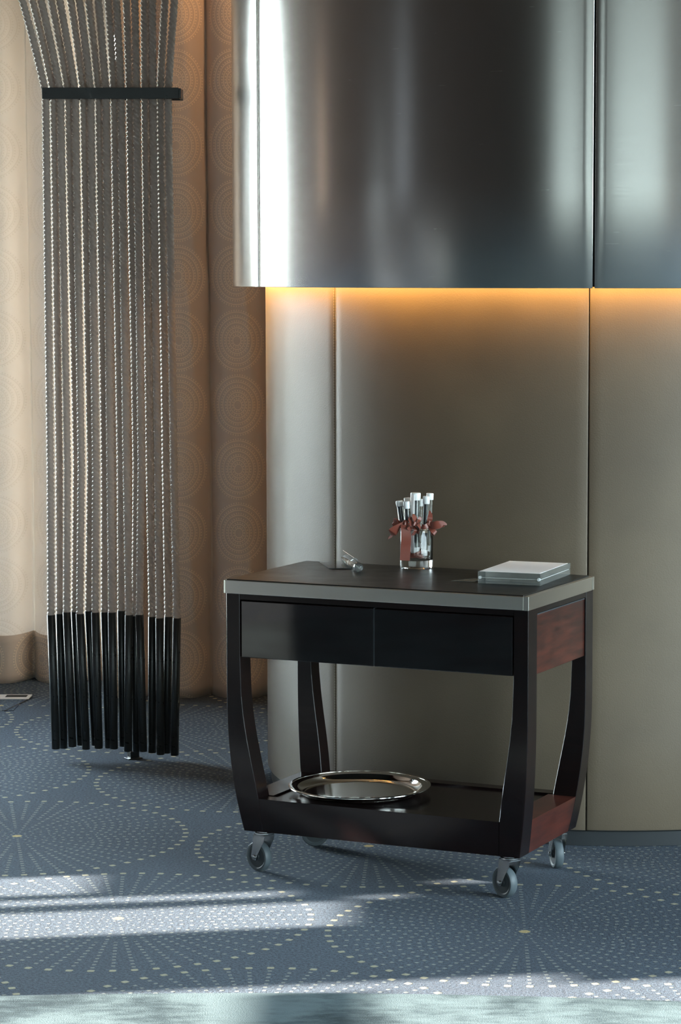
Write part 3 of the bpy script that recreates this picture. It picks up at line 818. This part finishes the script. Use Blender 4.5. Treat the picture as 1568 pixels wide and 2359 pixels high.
strip_part('loop', b1, [P(930, 1205, yf+.013), P(917, 1212, yf-.002), P(905, 1222, yf-.004), P(897, 1238, yf+.002)], [.014, .026, .028, .024], Vector((.5, -.2, 1)))
strip_part('loop', b1, [P(928, 1206, yf+.016), P(918, 1206, yf+.02), P(909, 1200, yf+.025), P(913, 1210, yf+.012), P(929, 1207, yf+.012)], [.008, .018, .019, .017, .008], Vector((.3, .6, 1)))
strip_part('knot', b1, [P(927, 1205, yf+.006), P(932, 1201, yf+.001), P(938, 1205, yf+.006), P(934, 1211, yf+.012), P(928, 1207, yf+.010)], .014, Vector((.2, .3, 1)))
b2 = bow(tuple(P(952, 1205, yf+.008)), 'brown satin bow in the middle, bunched in front of the widest test tube')
strip_part('loop', b2, [P(950, 1206, yf+.004), P(944, 1192, yf-.004), P(950, 1186, yf-.006), P(957, 1196, yf-.002), P(951, 1205, yf+.003)], [.010, .017, .018, .016, .010], Vector((.6, .7, .3)))
strip_part('loop', b2, [P(955, 1208, yf+.006), P(962, 1206, yf-.004), P(967, 1214, yf-.006), P(963, 1224, yf-.002), P(955, 1212, yf+.004)], [.008, .014, .015, .013, .008], Vector((.2, .9, .6)))
strip_part('loop', b2, [P(949, 1208, yf+.003), P(943, 1206, yf-.005), P(938, 1212, yf-.006), P(944, 1216, yf-.001), P(950, 1210, yf+.003)], [.008, .012, .013, .012, .008], Vector((.1, .8, .8)))
strip_part('tail', b2, [P(953, 1210, yf+.004), P(958, 1219, yf-.005), P(952, 1228, yf-.003), P(949, 1231, yf-.002)], [.008, .013, .013, .010], Vector((.8, .4, .3)))
strip_part('tail', b2, [P(956, 1207, yf+.004), P(965, 1197, yf-.001), P(968, 1189, yf+.002)], [.008, .013, .009], Vector((.8, .4, .1)))
strip_part('knot', b2, [P(948, 1207, yf+.004), P(953, 1203, yf-.005), P(958, 1208, yf+.0), P(953, 1212, yf+.006), P(949, 1208, yf+.006)], .012, Vector((.1, .2, 1)))
b3 = bow(tuple(P(986, 1206, yf+.014)), 'brown satin bow on the right, its loop ends past the vase')
strip_part('loop', b3, [P(986, 1207, yf+.012), P(998, 1208, yf-.002), P(1010, 1206, yf-.004), P(1020, 1203, yf+.002), P(1029, 1207, yf+.006)], [.012, .022, .024, .013, .004], Vector((-.2, .3, 1)))
strip_part('loop', b3, [P(986, 1208, yf+.016), P(996, 1219, yf+.004), P(1003, 1227, yf+.004), P(998, 1228, yf+.016), P(990, 1214, yf+.02)], [.008, .016, .015, .013, .008], Vector((.5, .5, .6)))
strip_part('tail', b3, [P(987, 1205, yf+.013), P(990, 1194, yf+.004), P(991, 1184, yf+.008), P(989, 1175, yf+.012)], [.012, .016, .012, .003], Vector((1, .2, .1)))
strip_part('tail', b3, [P(990, 1208, yf+.012), P(1004, 1213, yf+.006), P(1016, 1209, yf+.004), P(1024, 1210, yf+.002)], [.008, .013, .012, .005], Vector((.1, .5, 1)))
strip_part('band', b3, [P(971, 1210, yf+.004), P(977, 1212, yf-.002), P(985, 1208, yf+.002), P(988, 1204, yf+.016)], .0135, Vector((0, .1, 1)))
strip_part('knot', b3, [P(982, 1206, yf+.008), P(987, 1202, yf+.003), P(991, 1207, yf+.008), P(987, 1211, yf+.014), P(983, 1207, yf+.014)], .013, Vector((.2, .2, 1)))

# ------------------------------------------------------------------ warm pendant lamp at the left (seen as a streak in the steel)
pe = empty('pendant_lamp', (-4.4, 8.25, 1.75))
tag(pe, 'tall slim warm pendant lamp hanging near the left wall', 'lamp')
lathe('lamp_shade', [(.03, 0), (.045, .05), (.045, .75), (.03, .82)], M['lampshade'], pe, 32)
lathe('cord', [(.004, .82), (.004, ZC-1.75-.02)], M['black'], pe, 8)
lathe('ceiling_cup', [(.05, ZC-1.75-.03), (.05, ZC-1.75)], M['black'], pe, 24)

dl = empty('ceiling_downlight', (-.42, 9.72, ZC-.02))
tag(dl, 'recessed warm ceiling downlight between the satin curtain and the column', 'lamp')
lathe('bezel', [(.05, .0), (.05, .012), (.062, .018), (.075, .012), (.075, .0)][::-1], M['white'], dl, 32, cap0=False, cap1=False)
sl = bpy.data.lights.new('downlight_beam', 'SPOT'); sl.energy = 38; sl.color = (1, .56, .26); sl.spot_size = rad(80); sl.spot_blend = .6; sl.shadow_soft_size = .04
so = bpy.data.objects.new('downlight_beam', sl); COL.objects.link(so); so.parent = dl; so.location = (0, 0, -.01); so.rotation_euler = (rad(14), rad(8), 0)
